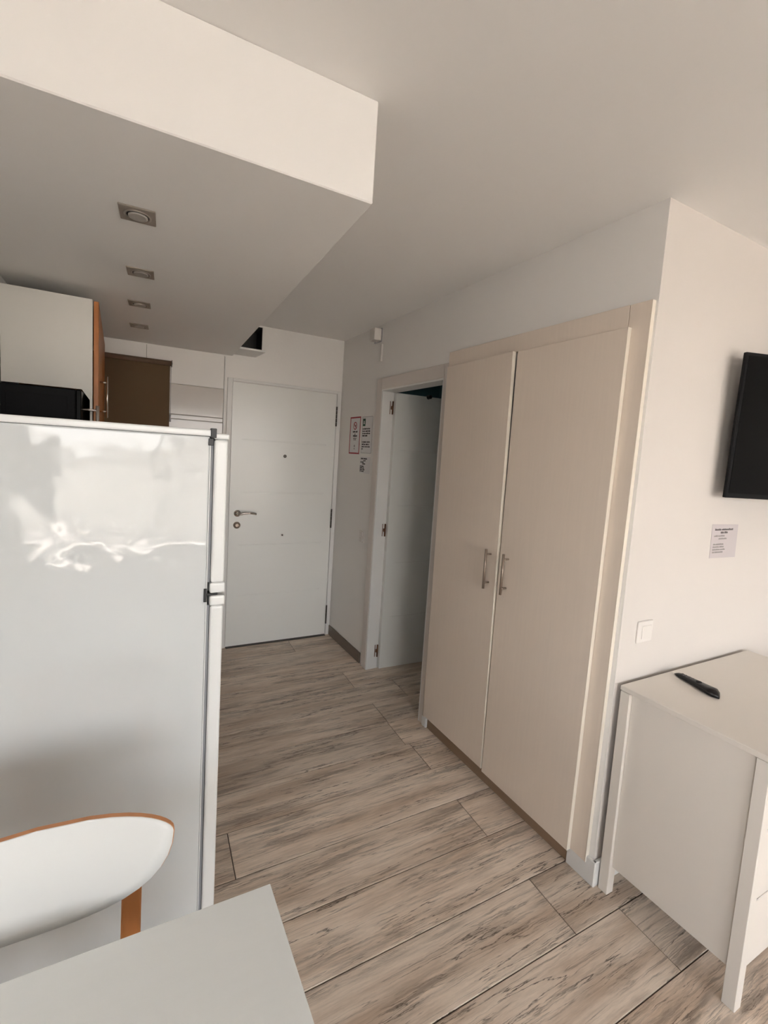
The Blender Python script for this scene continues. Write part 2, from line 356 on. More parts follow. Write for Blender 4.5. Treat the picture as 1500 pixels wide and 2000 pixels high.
# skirtings
def hstruct(name, m, label, b, s, z=0.0):
    rt = hthing(name, label, 'baseboard', s, 0, z, kind='structure'); hp(b, 'skirting_board', m, rt); return rt
hstruct('baseboard_hall', 'skirting', 'dark brown skirting at the foot of the hall wall near the entrance door', B().box(-.012, -.0005, 1.925, 2.515, .0005, .082, .002), 2.2)
hstruct('baseboard_corner', 'white_trim', 'short white skirting wrapping the wall corner beside the dresser leg', B().box(-.015, -.0005, -.015, .106, .0005, .1, .003), .05)
lab(B().box(CX-.013, XR, CY-.015, CY-.0005, .0005, .1, .003).build('baseboard_television', 'white_trim'), 'white skirting along the television wall behind the dresser', 'baseboard', kind='structure')
hstruct('baseboard_stub', 'white_trim', 'tiny white skirting block between bathroom doorway and wardrobe', B().box(-.018, -.0005, 1.06, 1.0985, .0005, .058, .002), 1.08)

# ---------------------------------------------------------------- entrance door
d = thing('door_1', 'closed white entrance door with four grooves at the end of the hall', 'door', (.915, YD, 0), kind='structure'); doff = (.915, YD, 0)
def dp(b, name, m, par=None, label=None):
    o = b.build(name, m, None, doff); o.location = (0, 0, 0); o.parent = par or d; return lab(o, label)
X0, X1, Z0, Z1 = .507, 1.322, .012, 2.030
b = B()
for (a0, a1, c0, c1, y) in ((.468, X0-.003, 0, 2.057, YD-.014), (X1+.003, 1.358, 0, 2.057, YD-.014), (X0-.003, X1+.003, Z1+.003, 2.057, YD-.014)):
    b.box(a0, a1, y, YD-.0005, c0, c1, .003)
dp(b, 'door_frame', 'white_trim')
def grooved(x0, x1, z0, z1, y, thick, grooves, gx0, gx1, gd=.004, gh=.008):
    """door leaf whose front (facing -y) has real recessed grooves"""
    bm = bmesh.new(); xs = [x0, gx0, gx1, x1]; zs = [z0]
    for g in sorted(grooves): zs += [g-gh/2, g+gh/2]
    zs.append(z1); grid = [[bm.verts.new((x, y, z)) for z in zs] for x in xs]
    gro = []
    for i in range(3):
        for j in range(len(zs)-1):
            fc = bm.faces.new([grid[i][j], grid[i+1][j], grid[i+1][j+1], grid[i][j+1]])
            if i == 1 and j % 2 == 1: gro.append(fc)
    for g in gro:
        res = bmesh.ops.inset_individual(bm, faces=[g], thickness=.0012, depth=0)
        bmesh.ops.translate(bm, verts=g.verts, vec=(0, gd, 0))
    ext = bmesh.ops.extrude_edge_only(bm, edges=[e_ for e_ in bm.edges if e_.is_boundary])
    nv = [g for g in ext['geom'] if isinstance(g, bmesh.types.BMVert)]
    for v_ in nv: v_.co.y = y+thick
    be = [e_ for e_ in bm.edges if e_.is_boundary]
    bmesh.ops.holes_fill(bm, edges=be)
    o = B(); o.bm.free(); o.bm = bm; return o
dp(grooved(X0, X1, Z0, Z1, YD-.009, .0085, (1.6137, 1.215, .81, .412), .583, 1.245), 'door_leaf', 'door_white')
b = B().lathe((.567, YD-.009, 1.054), (0, -1, 0), [(.026, 0), (.026, .006), (.022, .009), (.009, .010), (.009, .012)])
dp(b, 'rose', 'chrome', label='round steel handle rose')
b = B().tube([(.567, YD-.015, 1.054), (.567, YD-.055, 1.054), (.580, YD-.064, 1.055), (.610, YD-.064, 1.061), (.650, YD-.062, 1.062), (.700, YD-.060, 1.054)], [.009, .009, .010, .009, .008, .008], 10)
dp(b, 'handle', 'chrome', label='curved steel lever handle')
b = B().lathe((.566, YD-.009, .963), (0, -1, 0), [(.026, 0), (.026, .005), (.022, .008), (.012, .0085), (.012, .013)])
b.box(.5645, .5675, YD-.026, YD-.0215, .950, .976)
dp(b, 'lock', 'nickel', label='round lock cylinder with key slot')
dp(B().lathe((.914, YD-.009, 1.505), (0, -1, 0), [(.013, 0), (.013, .003), (.009, .005), (.008, .003)], 16), 'peephole', 'dark_metal')
kr = dp(B().lathe((.9175, YD-.009, .878), (0, -1, 0), [(.013, 0), (.013, .002), (.011, .003)], 16), 'knob_plate', 'plastic')
dp(B().lathe((.9175, YD-.012, .878), (0, -1, 0), [(.007, 0), (.007, .004), (.005, .006)], 14), 'knob', 'dark_metal', kr)
for z in (1.852, 1.010, .183):
    b = B()
    for k in range(5): b.tube([(1.3235, YD-.018, z-.08+k*.032), (1.3235, YD-.018, z-.08+k*.032+.030)], .0065, 8)
    dp(b, 'hinge', 'dark_metal')
lab(B().box(.51, 1.32, YD-.03, YD-.0, -.001, .0045).build('trim_1', 'dark_metal'), 'dark threshold strip under the entrance door', 'threshold', kind='structure')

# black niche and slab above the door
nb = thing('wall_niche', 'black open niche high above the entrance door beside the lowered ceiling', 'niche', (.58, YD+.1, NZ0))
b = B().box(NX0, NX1, YD+.2, YD+.22, NZ0, NZ1).box(NX0, NX0+.004, YD+.004, YD+.2, NZ0, NZ1).box(NX1-.004, NX1, YD+.004, YD+.2, NZ0, NZ1).box(NX0+.004, NX1-.004, YD+.004, YD+.2, NZ0, NZ0+.004).box(NX0+.004, NX1-.004, YD+.004, YD+.2, NZ1-.004, NZ1)
o = b.build('lining', 'black_plastic', None, (.58, YD+.1, NZ0)); o.location = (0, 0, 0); o.parent = nb
b = B().hexa([(.5, 3.25, 2.226), (.686, 3.25, 2.226), (.664, YD-.0005, 2.226), (.5, YD-.0005, 2.226), (.5, 3.25, 2.240), (.686, 3.25, 2.240), (.664, YD-.0005, 2.240), (.5, YD-.0005, 2.240)], .002)
lab(b.build('wall_shelf', 'white_trim', None, (.58, YD, 2.23)), 'thin white shelf slab under the black niche above the entrance door', 'shelf')

# ---------------------------------------------------------------- bathroom doorway and door
d2 = hthing('door_2', 'white bathroom door standing open into the dark bathroom beside the wardrobe', 'door', 1.48, kind='structure')
b = B().box(-.012, -.0005, 1.828, 1.896, 0, 2.088, .002).box(-.012, -.0005, 1.100, 1.135, 0, 2.088, .002).box(-.012, -.0005, 1.135, 1.828, 2.011, 2.088, .002)
hp(b, 'architrave', 'greige_trim', d2)
b = B().box(-.010, TW+.01, 1.814, 1.8275, 0, 2.0105).box(-.010, TW+.01, 1.1355, 1.145, 0, 2.0105).box(-.010, TW+.01, 1.145, 1.814, 2.0, 2.0105)
hp(b, 'jamb', 'white_trim', d2)
lf = grooved(.0, .69, .012, 1.995, 0, .035, (1.60, 1.21, .80, .40), .06, .63, .003, .007)
ang = TH-.0352-TH
lf.bm.transform(Matrix.Translation((TW-.012, 1.775, 0)) @ Matrix.Rotation(-.085, 4, 'Z'))
leaf = hp(lf, 'door_leaf', 'door_white', d2)
for z in (1.893, 1.03, .135):
    b = B().box(.053, .057, 1.8095, 1.8138, z-.045, z+.045, .001)
    b.box(.060, .072, 1.802, 1.8135, z-.012, z+.012, .002)
    b.tube([(.073, 1.806, z-.045), (.073, 1.806, z+.045)], .0055, 8)
    hp(b, 'hinge', 'bronze', d2, 'bronze door hinge')
hk = thing('door_hook', 'small dark round hook near the top of the open bathroom door', 'hook', (1.738, 2.752, 1.992))
o = B().lathe((0, 0, 0), (0, -1, 0), [(.016, 0), (.016, .006), (.011, .02), (.014, .032), (.008, .036)], 16).build('knob', 'black_plastic', hk)

# ---------------------------------------------------------------- wardrobe
wd = hthing('wardrobe', 'built-in beige laminate wardrobe with two tall doors and steel bar handles', 'wardrobe', .55)
def q8(s0b, s1b, s0t, s1t, z0, z1, n0, n1, n0t=None):
    n0t = n0 if n0t is None else n0t
    return [(n0, s0b, z0), (n1, s0b, z0), (n1, s1b, z0), (n0, s1b, z0), (n0t, s0t, z1), (n1, s0t, z1), (n1, s1t, z1), (n0t, s1t, z1)]
hp(B().hexa(q8(.024, .100, .009, .085, .076, 2.138, -.020, -.0008), .0015), 'side_stile', 'laminate', wd)
hp(B().hexa(q8(.0225, .0238, .0075, .0088, .076, 2.137, -.0205, -.0008)), 'stile_edge', 'laminate_edge', wd, 'cream edge strip of the frame')
hp(B().box(-.020, -.0008, .0875, 1.089, 2.062, 2.139, .0015), 'header_board', 'laminate', wd)
hp(B().box(-.020, -.0008, 1.076, 1.089, .06, 2.0615, .0015), 'side_stile', 'laminate', wd)
hp(B().box(-.006, -.0008, .107, 1.058, .001, .072), 'plinth', 'plinth', wd, 'brown plinth strip under the doors')
# doors; the left leaf stands proud at its top edge
dr = hp(B().hexa(q8(.0905, .571, .073, .5745, .0745, 2.0565, -.040, -.021), .0012), 'door', 'laminate', wd)
hsub(B().hexa(q8(.0889, .0903, .0712, .0727, .0745, 2.0565, -.0403, -.0212)), 'edge_band', 'laminate_edge', dr, wd, 'cream edge band of the door')
dl = hp(B().hexa([(-.042, .5785, .086), (-.021, .5785, .086), (-.021, 1.057, .086), (-.040, 1.057, .086), (-.056, .5885, 2.057), (-.037, .5885, 2.057), (-.022, 1.0725, 2.057), (-.041, 1.0725, 2.057)], .0012), 'door', 'laminate', wd)
hsub(B().hexa([(-.0425, .5765, .086), (-.0215, .5765, .086), (-.0215, .578, .086), (-.0425, .578, .086), (-.0565, .5862, 2.057), (-.0375, .5862, 2.057), (-.0375, .588, 2.057), (-.0565, .588, 2.057)]), 'edge_band', 'laminate_edge', dl, wd, 'cream edge band of the door')
for (par, s, n, za, zb) in ((dr, .518, -.042, .970, 1.156), (dl, .622, -.049, .970, 1.157)):
    nn = n-.032
    b = B().tube([(nn, s, za), (nn, s, zb)], .006, 12)
    for z in (za+.027, zb-.025): b.tube([(n, s, z), (nn, s, z)], .0045, 10)
    hsub(b, 'handle', 'nickel', par, wd, 'vertical steel bar handle')

# ---------------------------------------------------------------- small things on the hall wall
def words(b, x, z, h, spec, flip, rnd, y=0.0, cw=.62):
    """rows of tiny letter-sized strokes standing in for print too small to read; spec = word lengths"""
    for wl in spec:
        for k in range(wl):
            ww = h*cw*rnd.uniform(.7, 1.0)
            hh = h*rnd.choice((.75, .75, 1.0, .9))
            x0, x1 = (x, x+ww*.86)
            b.append((x0, x1, z, z+hh)); x += ww
        x += h*.55
    return x
def row_width(h, spec, cw=.62): return sum(spec)*h*cw*.85+h*.55*(len(spec)-1)

def hall_notice(name, label, s_left, s_right, z0, z1, rows, border=None, group=None, extra=None):
    """paper on the hall wall; s decreases to the right as seen"""
    rt = hthing(name, label, 'notice', (s_left+s_right)/2, 0, z0)
    hp(B().box(-.0018, -.0004, s_right, s_left, z0, z1), 'paper', 'paper', rt)
    if border:
        col, t = border; b = B(); a = .002
        b.box(-.0026, -.0018, s_right+a, s_left-a, z0+a, z0+a+t).box(-.0026, -.0018, s_right+a, s_left-a, z1-a-t, z1-a)
        b.box(-.0026, -.0018, s_right+a, s_right+a+t, z0+a+t, z1-a-t).box(-.0026, -.0018, s_left-a-t, s_left-a, z0+a+t, z1-a-t)
        hp(b, 'border', col, rt)
    rnd = random.Random(name+label); by = {}
    for (x, z, h, spec, ink) in rows:
        L = []; words(L, x, z, h, spec, False, rnd); by.setdefault(ink, []).extend(L)
    for ink, L in by.items():
        b = B()
        for (x0, x1, za, zb) in L: b.box(-.0025, -.0018, s_left-x1, s_left-x0, za, zb)
        lab(hp(b, 'print', ink, rt), None, kind='stuff')
    if extra: extra(rt)
    return rt
def no_smoking(rt):
    c = (-.0024, 2.225, 1.773); b = B(); R = .030; seg = 32
    for k in range(seg):
        a0, a1 = 2*math.pi*k/seg, 2*math.pi*(k+1)/seg
        b.poly([(c[0], c[1]+R*math.cos(a0), c[2]+R*math.sin(a0)), (c[0], c[1]+R*math.cos(a1), c[2]+R*math.sin(a1)), (c[0], c[1]+(R-.007)*math.cos(a1), c[2]+(R-.007)*math.sin(a1)), (c[0], c[1]+(R-.007)*math.cos(a0), c[2]+(R-.007)*math.sin(a0))], (.0005, 0, 0))
    b.poly([(c[0], c[1]+.022, c[2]+.017), (c[0], c[1]+.017, c[2]+.022), (c[0], c[1]-.022, c[2]-.017), (c[0], c[1]-.017, c[2]-.022)], (.0005, 0, 0))
    hp(b, 'no_smoking_symbol', 'red', rt, 'red crossed ring no-smoking symbol')
    b = B().box(-.0023, -.0018, c[1]-.018, c[1]+.014, c[2]-.003, c[2]+.003).box(-.0023, -.0018, c[1]-.017, c[1]-.014, c[2]+.005, c[2]+.014)
    hp(b, 'cigarette_symbol', 'ink', rt)
    b = B().lathe((-.0018, 2.222, 1.618), (-1, 0, 0), [(.010, 0), (.010, .0006)], 16); hp(b, 'seal', 'grey_print', rt)
rows = []
for z, h, sp, ink in ((1.722, .012, (6, 5), 'ink'), (1.706, .009, (5,), 'ink_soft'), (1.690, .012, (10,), 'ink'), (1.674, .008, (6, 5), 'ink_soft'), (1.663, .008, (4, 5), 'ink_soft'), (1.594, .008, (4,), 'ink_soft')):
    rows.append(((.181-row_width(h, sp))/2+.003, z, h, sp, ink))
hall_notice('notice', 'red-framed no-smoking notice on the hall wall beside the entrance door', 2.315, 2.134, 1.556, 1.843, rows, ('red', .0095), extra=no_smoking)
def emblem(rt):
    hp(B().box(-.0025, -.0018, 2.058, 2.098, 1.768, 1.822), 'emblem_panel', 'green', rt, 'dark green printed emblem square')
    hp(B().box(-.0029, -.0025, 2.072, 2.084, 1.786, 1.806).box(-.0029, -.0025, 2.066, 2.090, 1.782, 1.786), 'emblem', 'paper', rt)
rows = [(.012, 1.742, .0105, (3, 8, 4, 3), 'ink'), (.012, 1.725, .0105, (4, 3, 6, 6), 'ink'), (.012, 1.708, .0105, (3, 5, 5, 5), 'ink'), (.012, 1.691, .0105, (6, 7), 'ink'),
        (.012, 1.645, .0105, (2, 8, 2, 4, 2), 'ink'), (.012, 1.628, .0105, (5, 4, 6, 2), 'ink'), (.012, 1.611, .0105, (5, 2, 3, 3, 5), 'ink'), (.012, 1.594, .0105, (3,), 'ink')]
hall_notice('notice', 'white grey-framed notice with green emblem right of the red-framed notice', 2.109, 1.946, 1.566, 1.838, rows, ('grey_print', .0022), extra=emblem)
rows = [(.014, 1.522, .010, (7, 11), 'ink'), (.052, 1.508, .009, (3, 4), 'ink'), (.010, 1.496, .0095, (3, 6), 'ink'), (.04, 1.484, .0095, (9,), 'ink'),
        (.006, 1.465, .0095, (3, 8), 'ink'), (.006, 1.453, .0095, (7, 5), 'ink'), (.006, 1.441, .0095, (8, 6), 'ink'), (.006, 1.429, .0095, (3, 8), 'ink')]
hall_notice('notice', 'small plain white note under the green-emblem notice in the hall', 2.112, 1.952, 1.419, 1.540, rows)

sw = hthing('light_switch', 'small white double light switch on hall wall beside the bathroom doorway', 'switch', 2.0, 0, .905)
hp(B().box(-.007, -.0005, 1.972, 2.045, .905, .992, .002), 'plate', 'plastic', sw)
for z in (.929, .968): hp(B().box(-.013, -.0065, 1.988, 2.030, z-.017, z+.017, .002), 'rocker', 'plastic', sw)
sb = hthing('alarm_box', 'small white alarm sensor box high on the hall wall under the ceiling', 'sensor', 1.93, 0, 2.345)
hp(B().box(-.062, -.006, 1.888, 1.962, 2.350, 2.432, .006, 2), 'housing', 'plastic', sb)
hp(B().box(-.006, -.0005, 1.885, 1.968, 2.345, 2.438, .001), 'back_plate', 'plastic_grey', sb, 'grey back plate')
hp(B().tube([(-.020, 1.945, 2.350), (-.022, 1.95, 2.338)], .006, 8), 'cable_gland', 'plastic_grey', sb)
cv = hthing('cable_cover', 'short thin white vertical cable cover below the alarm box', 'cable cover', 1.872, 0, 2.208)
hp(B().box(-.014, -.0005, 1.864, 1.880, 2.206, 2.325, .002), 'channel', 'plastic', cv)

# ---------------------------------------------------------------- television wall things
sw = thing('light_switch', 'square white light switch on bright wall above the dresser corner', 'switch', (1.635, CY, .93))
so_ = tuple(sw.location)
def tp(b, name, m, par, off, label=None):
    o = b.build(name, m, None, off); o.location = (0, 0, 0); o.parent = par; return lab(o, label)
tp(B().box(1.590, 1.680, CY-.005, CY-.0005, .931, 1.013, .003), 'plate', 'plastic', sw, so_)
tp(B().box(1.614, 1.668, CY-.008, CY-.0045, .945, .996, .002), 'rocker', 'plastic', sw, so_)
nt_ = thing('notice', 'small white printed note taped under the television on bright wall', 'notice', (2.1, CY, 1.228)); no = tuple(nt_.location)
tp(B().hexa([(2.008, CY-.0018, 1.230), (2.203, CY-.0018, 1.226), (2.203, CY-.0004, 1.226), (2.008, CY-.0004, 1.230), (2.002, CY-.0018, 1.369), (2.197, CY-.0018, 1.366), (2.197, CY-.0004, 1.366), (2.002, CY-.0004, 1.369)]), 'paper', 'grey_paper', nt_, no)
rnd = random.Random(5)
for ink, rws in (('ink_soft', [(2.024, 1.343, .0085, (7, 14)), (2.068, 1.3305, .0085, (4, 4))]), ('grey_print', [(2.024, 1.3175, .0062, (1, 4, 10)), (2.058, 1.306, .0062, (13,)), (2.022, 1.283, .0062, (4, 12)), (2.022, 1.272, .0062, (10, 7)), (2.022, 1.261, .0062, (12, 8)), (2.022, 1.250, .0062, (4, 12))]) ):
    L = []
    for (x, z, h, sp) in rws: words(L, x, z, h, sp, False, rnd, cw=.85)
    b = B()
    for (x0, x1, za, zb) in L: b.box(x0, x1, CY-.0026, CY-.0018, za, zb)
    lab(tp(b, 'print', ink, nt_, no), None, kind='stuff')
# television
tv = thing('television', 'black flat-screen television hung on bright wall above the dresser', 'television', (1.957, .928, 1.483), math.radians(-17))
Mt = Matrix.Rotation(math.radians(1.0), 4, 'X')
def tvp(b, name, m, par=tv, label=None):
    b.bm.transform(Mt); o = b.build(name, m, par); return lab(o, label)
tvp(B().box(0, 1.10, -.004, .010, 0, .545, .002), 'bezel', 'tv_body')
tvp(B().box(.012, 1.088, -.0052, -.0042, .018, .533), 'screen', 'tv_screen', label='glossy dark screen')
tvp(B().box(.05, 1.05, .0105, .040, .03, .46, .008), 'back_cover', 'tv_body')
tvp(B().box(.50, .58, .041, .19, .24, .30, .003), 'wall_bracket', 'dark_metal')

# ---------------------------------------------------------------- dresser
SL = .068
def dx(x, y): return x+(CY-y)*SL
def dbox(x0, x1, y0, y1, z0, z1, bev=.0015):
    return B().hexa([(dx(x0, y0), y0, z0), (dx(x1, y0), y0, z0), (dx(x1, y1), y1, z0), (dx(x0, y1), y1, z0), (dx(x0, y0), y0, z1), (dx(x1, y0), y0, z1), (dx(x1, y1), y1, z1), (dx(x0, y1), y1, z1)], bev)
ds = thing('dresser', 'white wooden chest of drawers with square legs under the television', 'dresser', (1.95, .74, 0)); do = tuple(ds.location)
XD0, XD1, YF0, YF1 = 1.510, 2.380, .528, .960
tp(dbox(XD0-.002, 2.386, .512, .9625, .776, .794, .002), 'top', 'dresser', ds, do)
for (x0, y0) in ((XD0-.005, .924), (XD0-.003, YF0), (XD1-.035, .924), (XD1-.035, YF0)):
    tp(dbox(x0, x0+.036, y0, y0+.034, .0005, .7755, .0015), 'leg', 'dresser', ds, do)
for x0 in (XD0+.008, XD1-.026): tp(dbox(x0, x0+.016, YF0+.0345, .9235, .110, .7755, .001), 'side_panel', 'dresser', ds, do)
tp(dbox(XD0+.0315, XD1-.036, .945, .951, .11, .7755, 0), 'back_panel', 'dresser', ds, do)
tp(dbox(XD0+.0338, XD1-.0355, YF0+.02, .944, .112, .124, 0), 'bottom_panel', 'dresser', ds, do)
for (z0, z1) in ((.126, .338), (.344, .556), (.562, .772)):
    tp(dbox(XD0+.0345, XD1-.0365, YF0+.004, YF0+.0195, z0, z1, .002), 'drawer_front', 'dresser', ds, do)
# remote control
rc = thing('remote_control', 'slim black remote control lying on the white dresser top', 'remote control', (1.775, .86, .7942), 0); rco = tuple(rc.location)
p0, p1 = Vector((1.798, .940, .7945)), Vector((1.757, .768, .7945))
b = B(); secs = []; n = 14; seg = 14
dirv = (p1-p0); side = Vector((-dirv.y, dirv.x, 0)).normalized()
for i in range(n+1):
    t = i/n; c = p0+dirv*t
    env = min(1, math.sin(min(t/.12, 1)*math.pi/2))*min(1, math.sin(min((1-t)/.14, 1)*math.pi/2)+.02)
    hw = (.012+.0145*t)*max(env, .12); ht = (.014+.013*t)*max(env, .3)
    secs.append([b.bm.verts.new(c+side*hw*math.copysign(abs(math.cos(a))**.7, math.cos(a))+Vector((0, 0, ht*(.5+.5*math.copysign(abs(math.sin(a))**.6, math.sin(a)))))) for a in [2*math.pi*k/seg for k in range(seg)]])
for i in range(n):
    for k in range(seg):
        fc = b.bm.faces.new([secs[i][k], secs[i][(k+1) % seg], secs[i+1][(k+1) % seg], secs[i+1][k]]); fc.smooth = True
b.bm.faces.new(secs[0]); b.bm.faces.new(secs[-1])
tp(b, 'body', 'remote', rc, rco)
for i, t in enumerate((.16, .24, .32, .40)):
    for sgn in (-1, 0, 1):
        c = p0+dirv*t+side*sgn*.0065; zt = (.014+.013*t)
        tp(B().lathe((c.x, c.y, .7945+zt-.0012), (0, 0, 1), [(.0022, 0), (.0022, .0018), (.0015, .0022)], 8), 'button', 'ink_soft', rc, rco)
c = p0+dirv*.56; tp(B().lathe((c.x, c.y, .7945+.0205), (0, 0, 1), [(.0095, 0), (.0095, .0018), (.006, .0022), (.0055, .0012)], 20), 'button', 'tv_body', rc, rco, 'round navigation pad')

# ---------------------------------------------------------------- fridge
fx = thing('fridge', 'tall glossy white fridge freezer with top freezer door behind the table', 'fridge', (-.18, 1.50, 0)); fo = tuple(fx.location)
tp(B().box(-.50, .126, 1.22, 1.80, .035, 1.583, .004, 2), 'cabinet', 'fridge', fx, fo)
tp(B().box(-.505, .131, 1.216, 1.804, 1.5835, 1.600, .004, 2), 'top_cover', 'fridge_door', fx, fo)
for (x, y) in ((-.45, 1.26), (.08, 1.26), (-.45, 1.76), (.08, 1.76)): tp(B().lathe((x, y, .0005), (0, 0, 1), [(.02, 0), (.02, .02), (.012, .035)], 12), 'foot', 'black_plastic', fx, fo)
def fdoor(z0, z1, caps):
    dd = tp(B().box(.1365, .1705, 1.217, 1.80, z0, z1, .008, 3), 'door', 'fridge_door', fx, fo)
    for (a, c) in caps: tp(B().box(.1345, .1735, 1.215, 1.803, a, c, .006, 3), 'end_cap', 'fridge_door', dd, (0, 0, 0)).location = (0, 0, 0)
    return dd
def fcap(dd, a, c):
    tp(B().box(.1345, .1735, 1.215, 1.803, a, c, .006, 3), 'end_cap', 'fridge_door', dd, fo)
du = fdoor(1.20, 1.577, ()); fcap(du, 1.577, 1.5925); fcap(du, 1.1725, 1.2005)
dw = fdoor(.07, 1.138, ()); fcap(dw, 1.1385, 1.1655); fcap(dw, .045, .0695)
tp(B().box(.1285, .1358, 1.226, 1.79, 1.20, 1.575, .001), 'gasket', 'gasket', du, fo)
tp(B().box(.1285, .1358, 1.226, 1.79, .07, 1.138, .001), 'gasket', 'gasket', dw, fo)
tp(B().box(.1262, .1285, 1.2205, 1.798, .07, 1.575), 'front_flange', 'fridge_door', fx, fo)
b = B().box(.122, .134, 1.2142, 1.2162, 1.560, 1.578, .0008).box(.127, .141, 1.2135, 1.235, 1.580, 1.604, .001)
tp(b, 'hinge', 'black_plastic', fx, fo, 'black plastic top hinge')
b = B().box(.120, .1275, 1.2145, 1.2195, 1.150, 1.186, .0008).box(.1275, .155, 1.219, 1.245, 1.1662, 1.1718, .0008)
tp(b, 'hinge', 'black_plastic', fx, fo, 'black plastic middle hinge')

# ---------------------------------------------------------------- kitchen wall cabinet and microwave
def kx(x, y): return x-(y-2.4)*.063
kc = thing('wall_cabinet', 'kitchen wall cabinet with white end panel and orange cherry-wood doors', 'cabinet', (-.4, 2.9, 1.38)); ko = tuple(kc.location)
yp = 2.4
# end panel with the microwave opening (chamfered front corner)
b = B(); bm = b.bm
outer = [(-.572, 1.40), (-.572, 2.163), (-.2515, 2.163), (-.2515, 1.40)]
b.poly([(-.572, yp, 1.770), (-.572, yp, 2.163), (-.2515, yp, 2.163), (-.2515, yp, 1.40), (-.2600, yp, 1.40), (-.2610, yp, 1.725), (-.2915, yp, 1.770)], (0, .016, 0))
tp(b, 'end_panel', 'cab_white', kc, ko)
def kbox(x0, x1, y0, y1, z0, z1, bev=.001):
    return B().hexa([(kx(x0, y0), y0, z0), (kx(x1, y0), y0, z0), (kx(x1, y1), y1, z0), (kx(x0, y1), y1, z0), (kx(x0, y0), y0, z1), (kx(x1, y0), y0, z1), (kx(x1, y1), y1, z1), (kx(x0, y1), y1, z1)], bev)
tp(kbox(-.570, -.254, 2.417, 3.47, 2.145, 2.162), 'carcass', 'cab_white', kc, ko)
tp(kbox(-.570, -.27, 2.80, 3.47, 1.40, 1.42), 'carcass', 'cab_white', kc, ko)
tp(kbox(-.570, -.27, 2.78, 2.798, 1.42, 2.144), 'partition', 'orange_wood', kc, ko)
tp(kbox(-.570, -.262, 2.20, 2.78, 1.475, 1.495), 'shelf', 'cab_white', kc, ko)
for (y0, y1, hs) in ((2.405, 2.935, (2.60,)), (2.94, 3.465, ())):
    dk = tp(kbox(-.2475, -.2285, y0, y1, 1.40, 2.158, .0015), 'door', 'orange_wood', kc, ko)
    for hy in hs:
        hx = kx(-.2285, hy); b = B().tube([(hx+.030, hy, 1.66), (hx+.030, hy, 1.86)], .005, 10)
        for z in (1.69, 1.83): b.tube([(hx-.001, hy, z), (hx+.030, hy, z)], .004, 8)
        tp(b, 'handle', 'chrome', dk, ko, 'slim vertical steel bar handle')
mw = thing('microwave', 'black microwave in the opening under the white cabinet panel above the fridge', 'microwave', (-.43, 2.5, 1.496)); mo = tuple(mw.location)
tp(B().box(-.555, -.300, 2.30, 2.76, 1.50, 1.757, .004), 'casing', 'tv_body', mw, mo)
tp(B().box(-.2995, -.281, 2.30, 2.76, 1.50, 1.757, .003), 'door', 'tv_screen', mw, mo)
tp(B().box(-.535, -.33, 2.2985, 2.3005, 1.53, 1.725, .001), 'side_recess', 'tv_body', mw, mo)
b = B().tube([(-.222, 2.30, 1.55), (-.222, 2.30, 1.697)], .0065, 12)
for z in (1.575, 1.677): b.tube([(-.2815, 2.305, z), (-.222, 2.30, z)], .005, 10)
tp(b, 'handle', 'chrome', mw, mo, 'chrome bar handle')
for (x, y) in ((-.53, 2.33), (-.33, 2.33), (-.53, 2.73), (-.33, 2.73)): tp(B().lathe((x, y, 1.4955), (0, 0, 1), [(.01, 0), (.01, .0048)], 8), 'foot', 'black_plastic', mw, mo)

# ---------------------------------------------------------------- tiled kitchen end wall, blind
tw = thing('wall_tiles', 'glazed off-white wall tiling on the kitchen end wall beside the blind', 'tiles', (-.1, YD, 0), kind='structure'); to = tuple(tw.location)
tp(B().box(-.64, .444, YD-.006, YD-.0005, .0, 2.205), 'mortar_bed', 'grout', tw, to)
zs = [0.0, .30, .60, .90, 1.20, 1.50, 1.724, 1.756, 1.966, 2.212]
for i in range(len(zs)-1):
    xe = .4435; pr_ = .0095 if (zs[i], zs[i+1]) != (1.756, 1.966) else .014
    while xe > -.62:
        xs_ = max(xe-.5, -.63)
        tp(B().box(xs_+.0012, xe-.0012, YD-pr_, YD-.006, zs[i]+.0012, zs[i+1]-.0012, .0025, 2), 'tile', 'tile' if zs[i] < 1.96 else 'wall', tw, to)
        xe = xs_
lab(B().box(.4445, .452, YD-.014, YD-.0005, 0, 2.2, .001).build('trim_2', 'white_trim', None, (.448, YD, 0)), 'slim white edge strip between kitchen tiles and entrance door frame', 'trim', kind='structure')
bl = thing('roller_blind', 'dark brown roller blind hanging on the tiled kitchen end wall', 'blind', (-.1, YD-.05, 1.5)); bo = tuple(bl.location)
tp(B().tube([(-.46, YD-.045, 2.093), (.095, YD-.045, 2.093)], .017, 16), 'roller_tube', 'blind_tube', bl, bo)
tp(B().box(-.455, .087, YD-.032, YD-.030, 1.42, 2.092), 'fabric', 'blind', bl, bo)
tp(B().box(-.455, .087, YD-.036, YD-.027, 1.40, 1.4195, .002), 'bottom_bar', 'blind_tube', bl, bo)
tp(B().box(.0955, .0995, YD-.066, YD-.0105, 2.073, 2.113, .001), 'bracket', 'dark_metal', bl, bo)
tp(B().lathe((.0996, YD-.045, 2.094), (1, 0, 0), [(.007, 0), (.007, .002)], 12), 'end_pin', 'chrome', bl, bo)
tp(B().tube([(.094, YD-.028, 2.08), (.094, YD-.028, 1.75)], .0015, 6).tube([(.094, YD-.028, 1.75), (.094, YD-.028, 1.70)], .005, 8), 'pull_chain', 'plastic_grey', bl, bo)

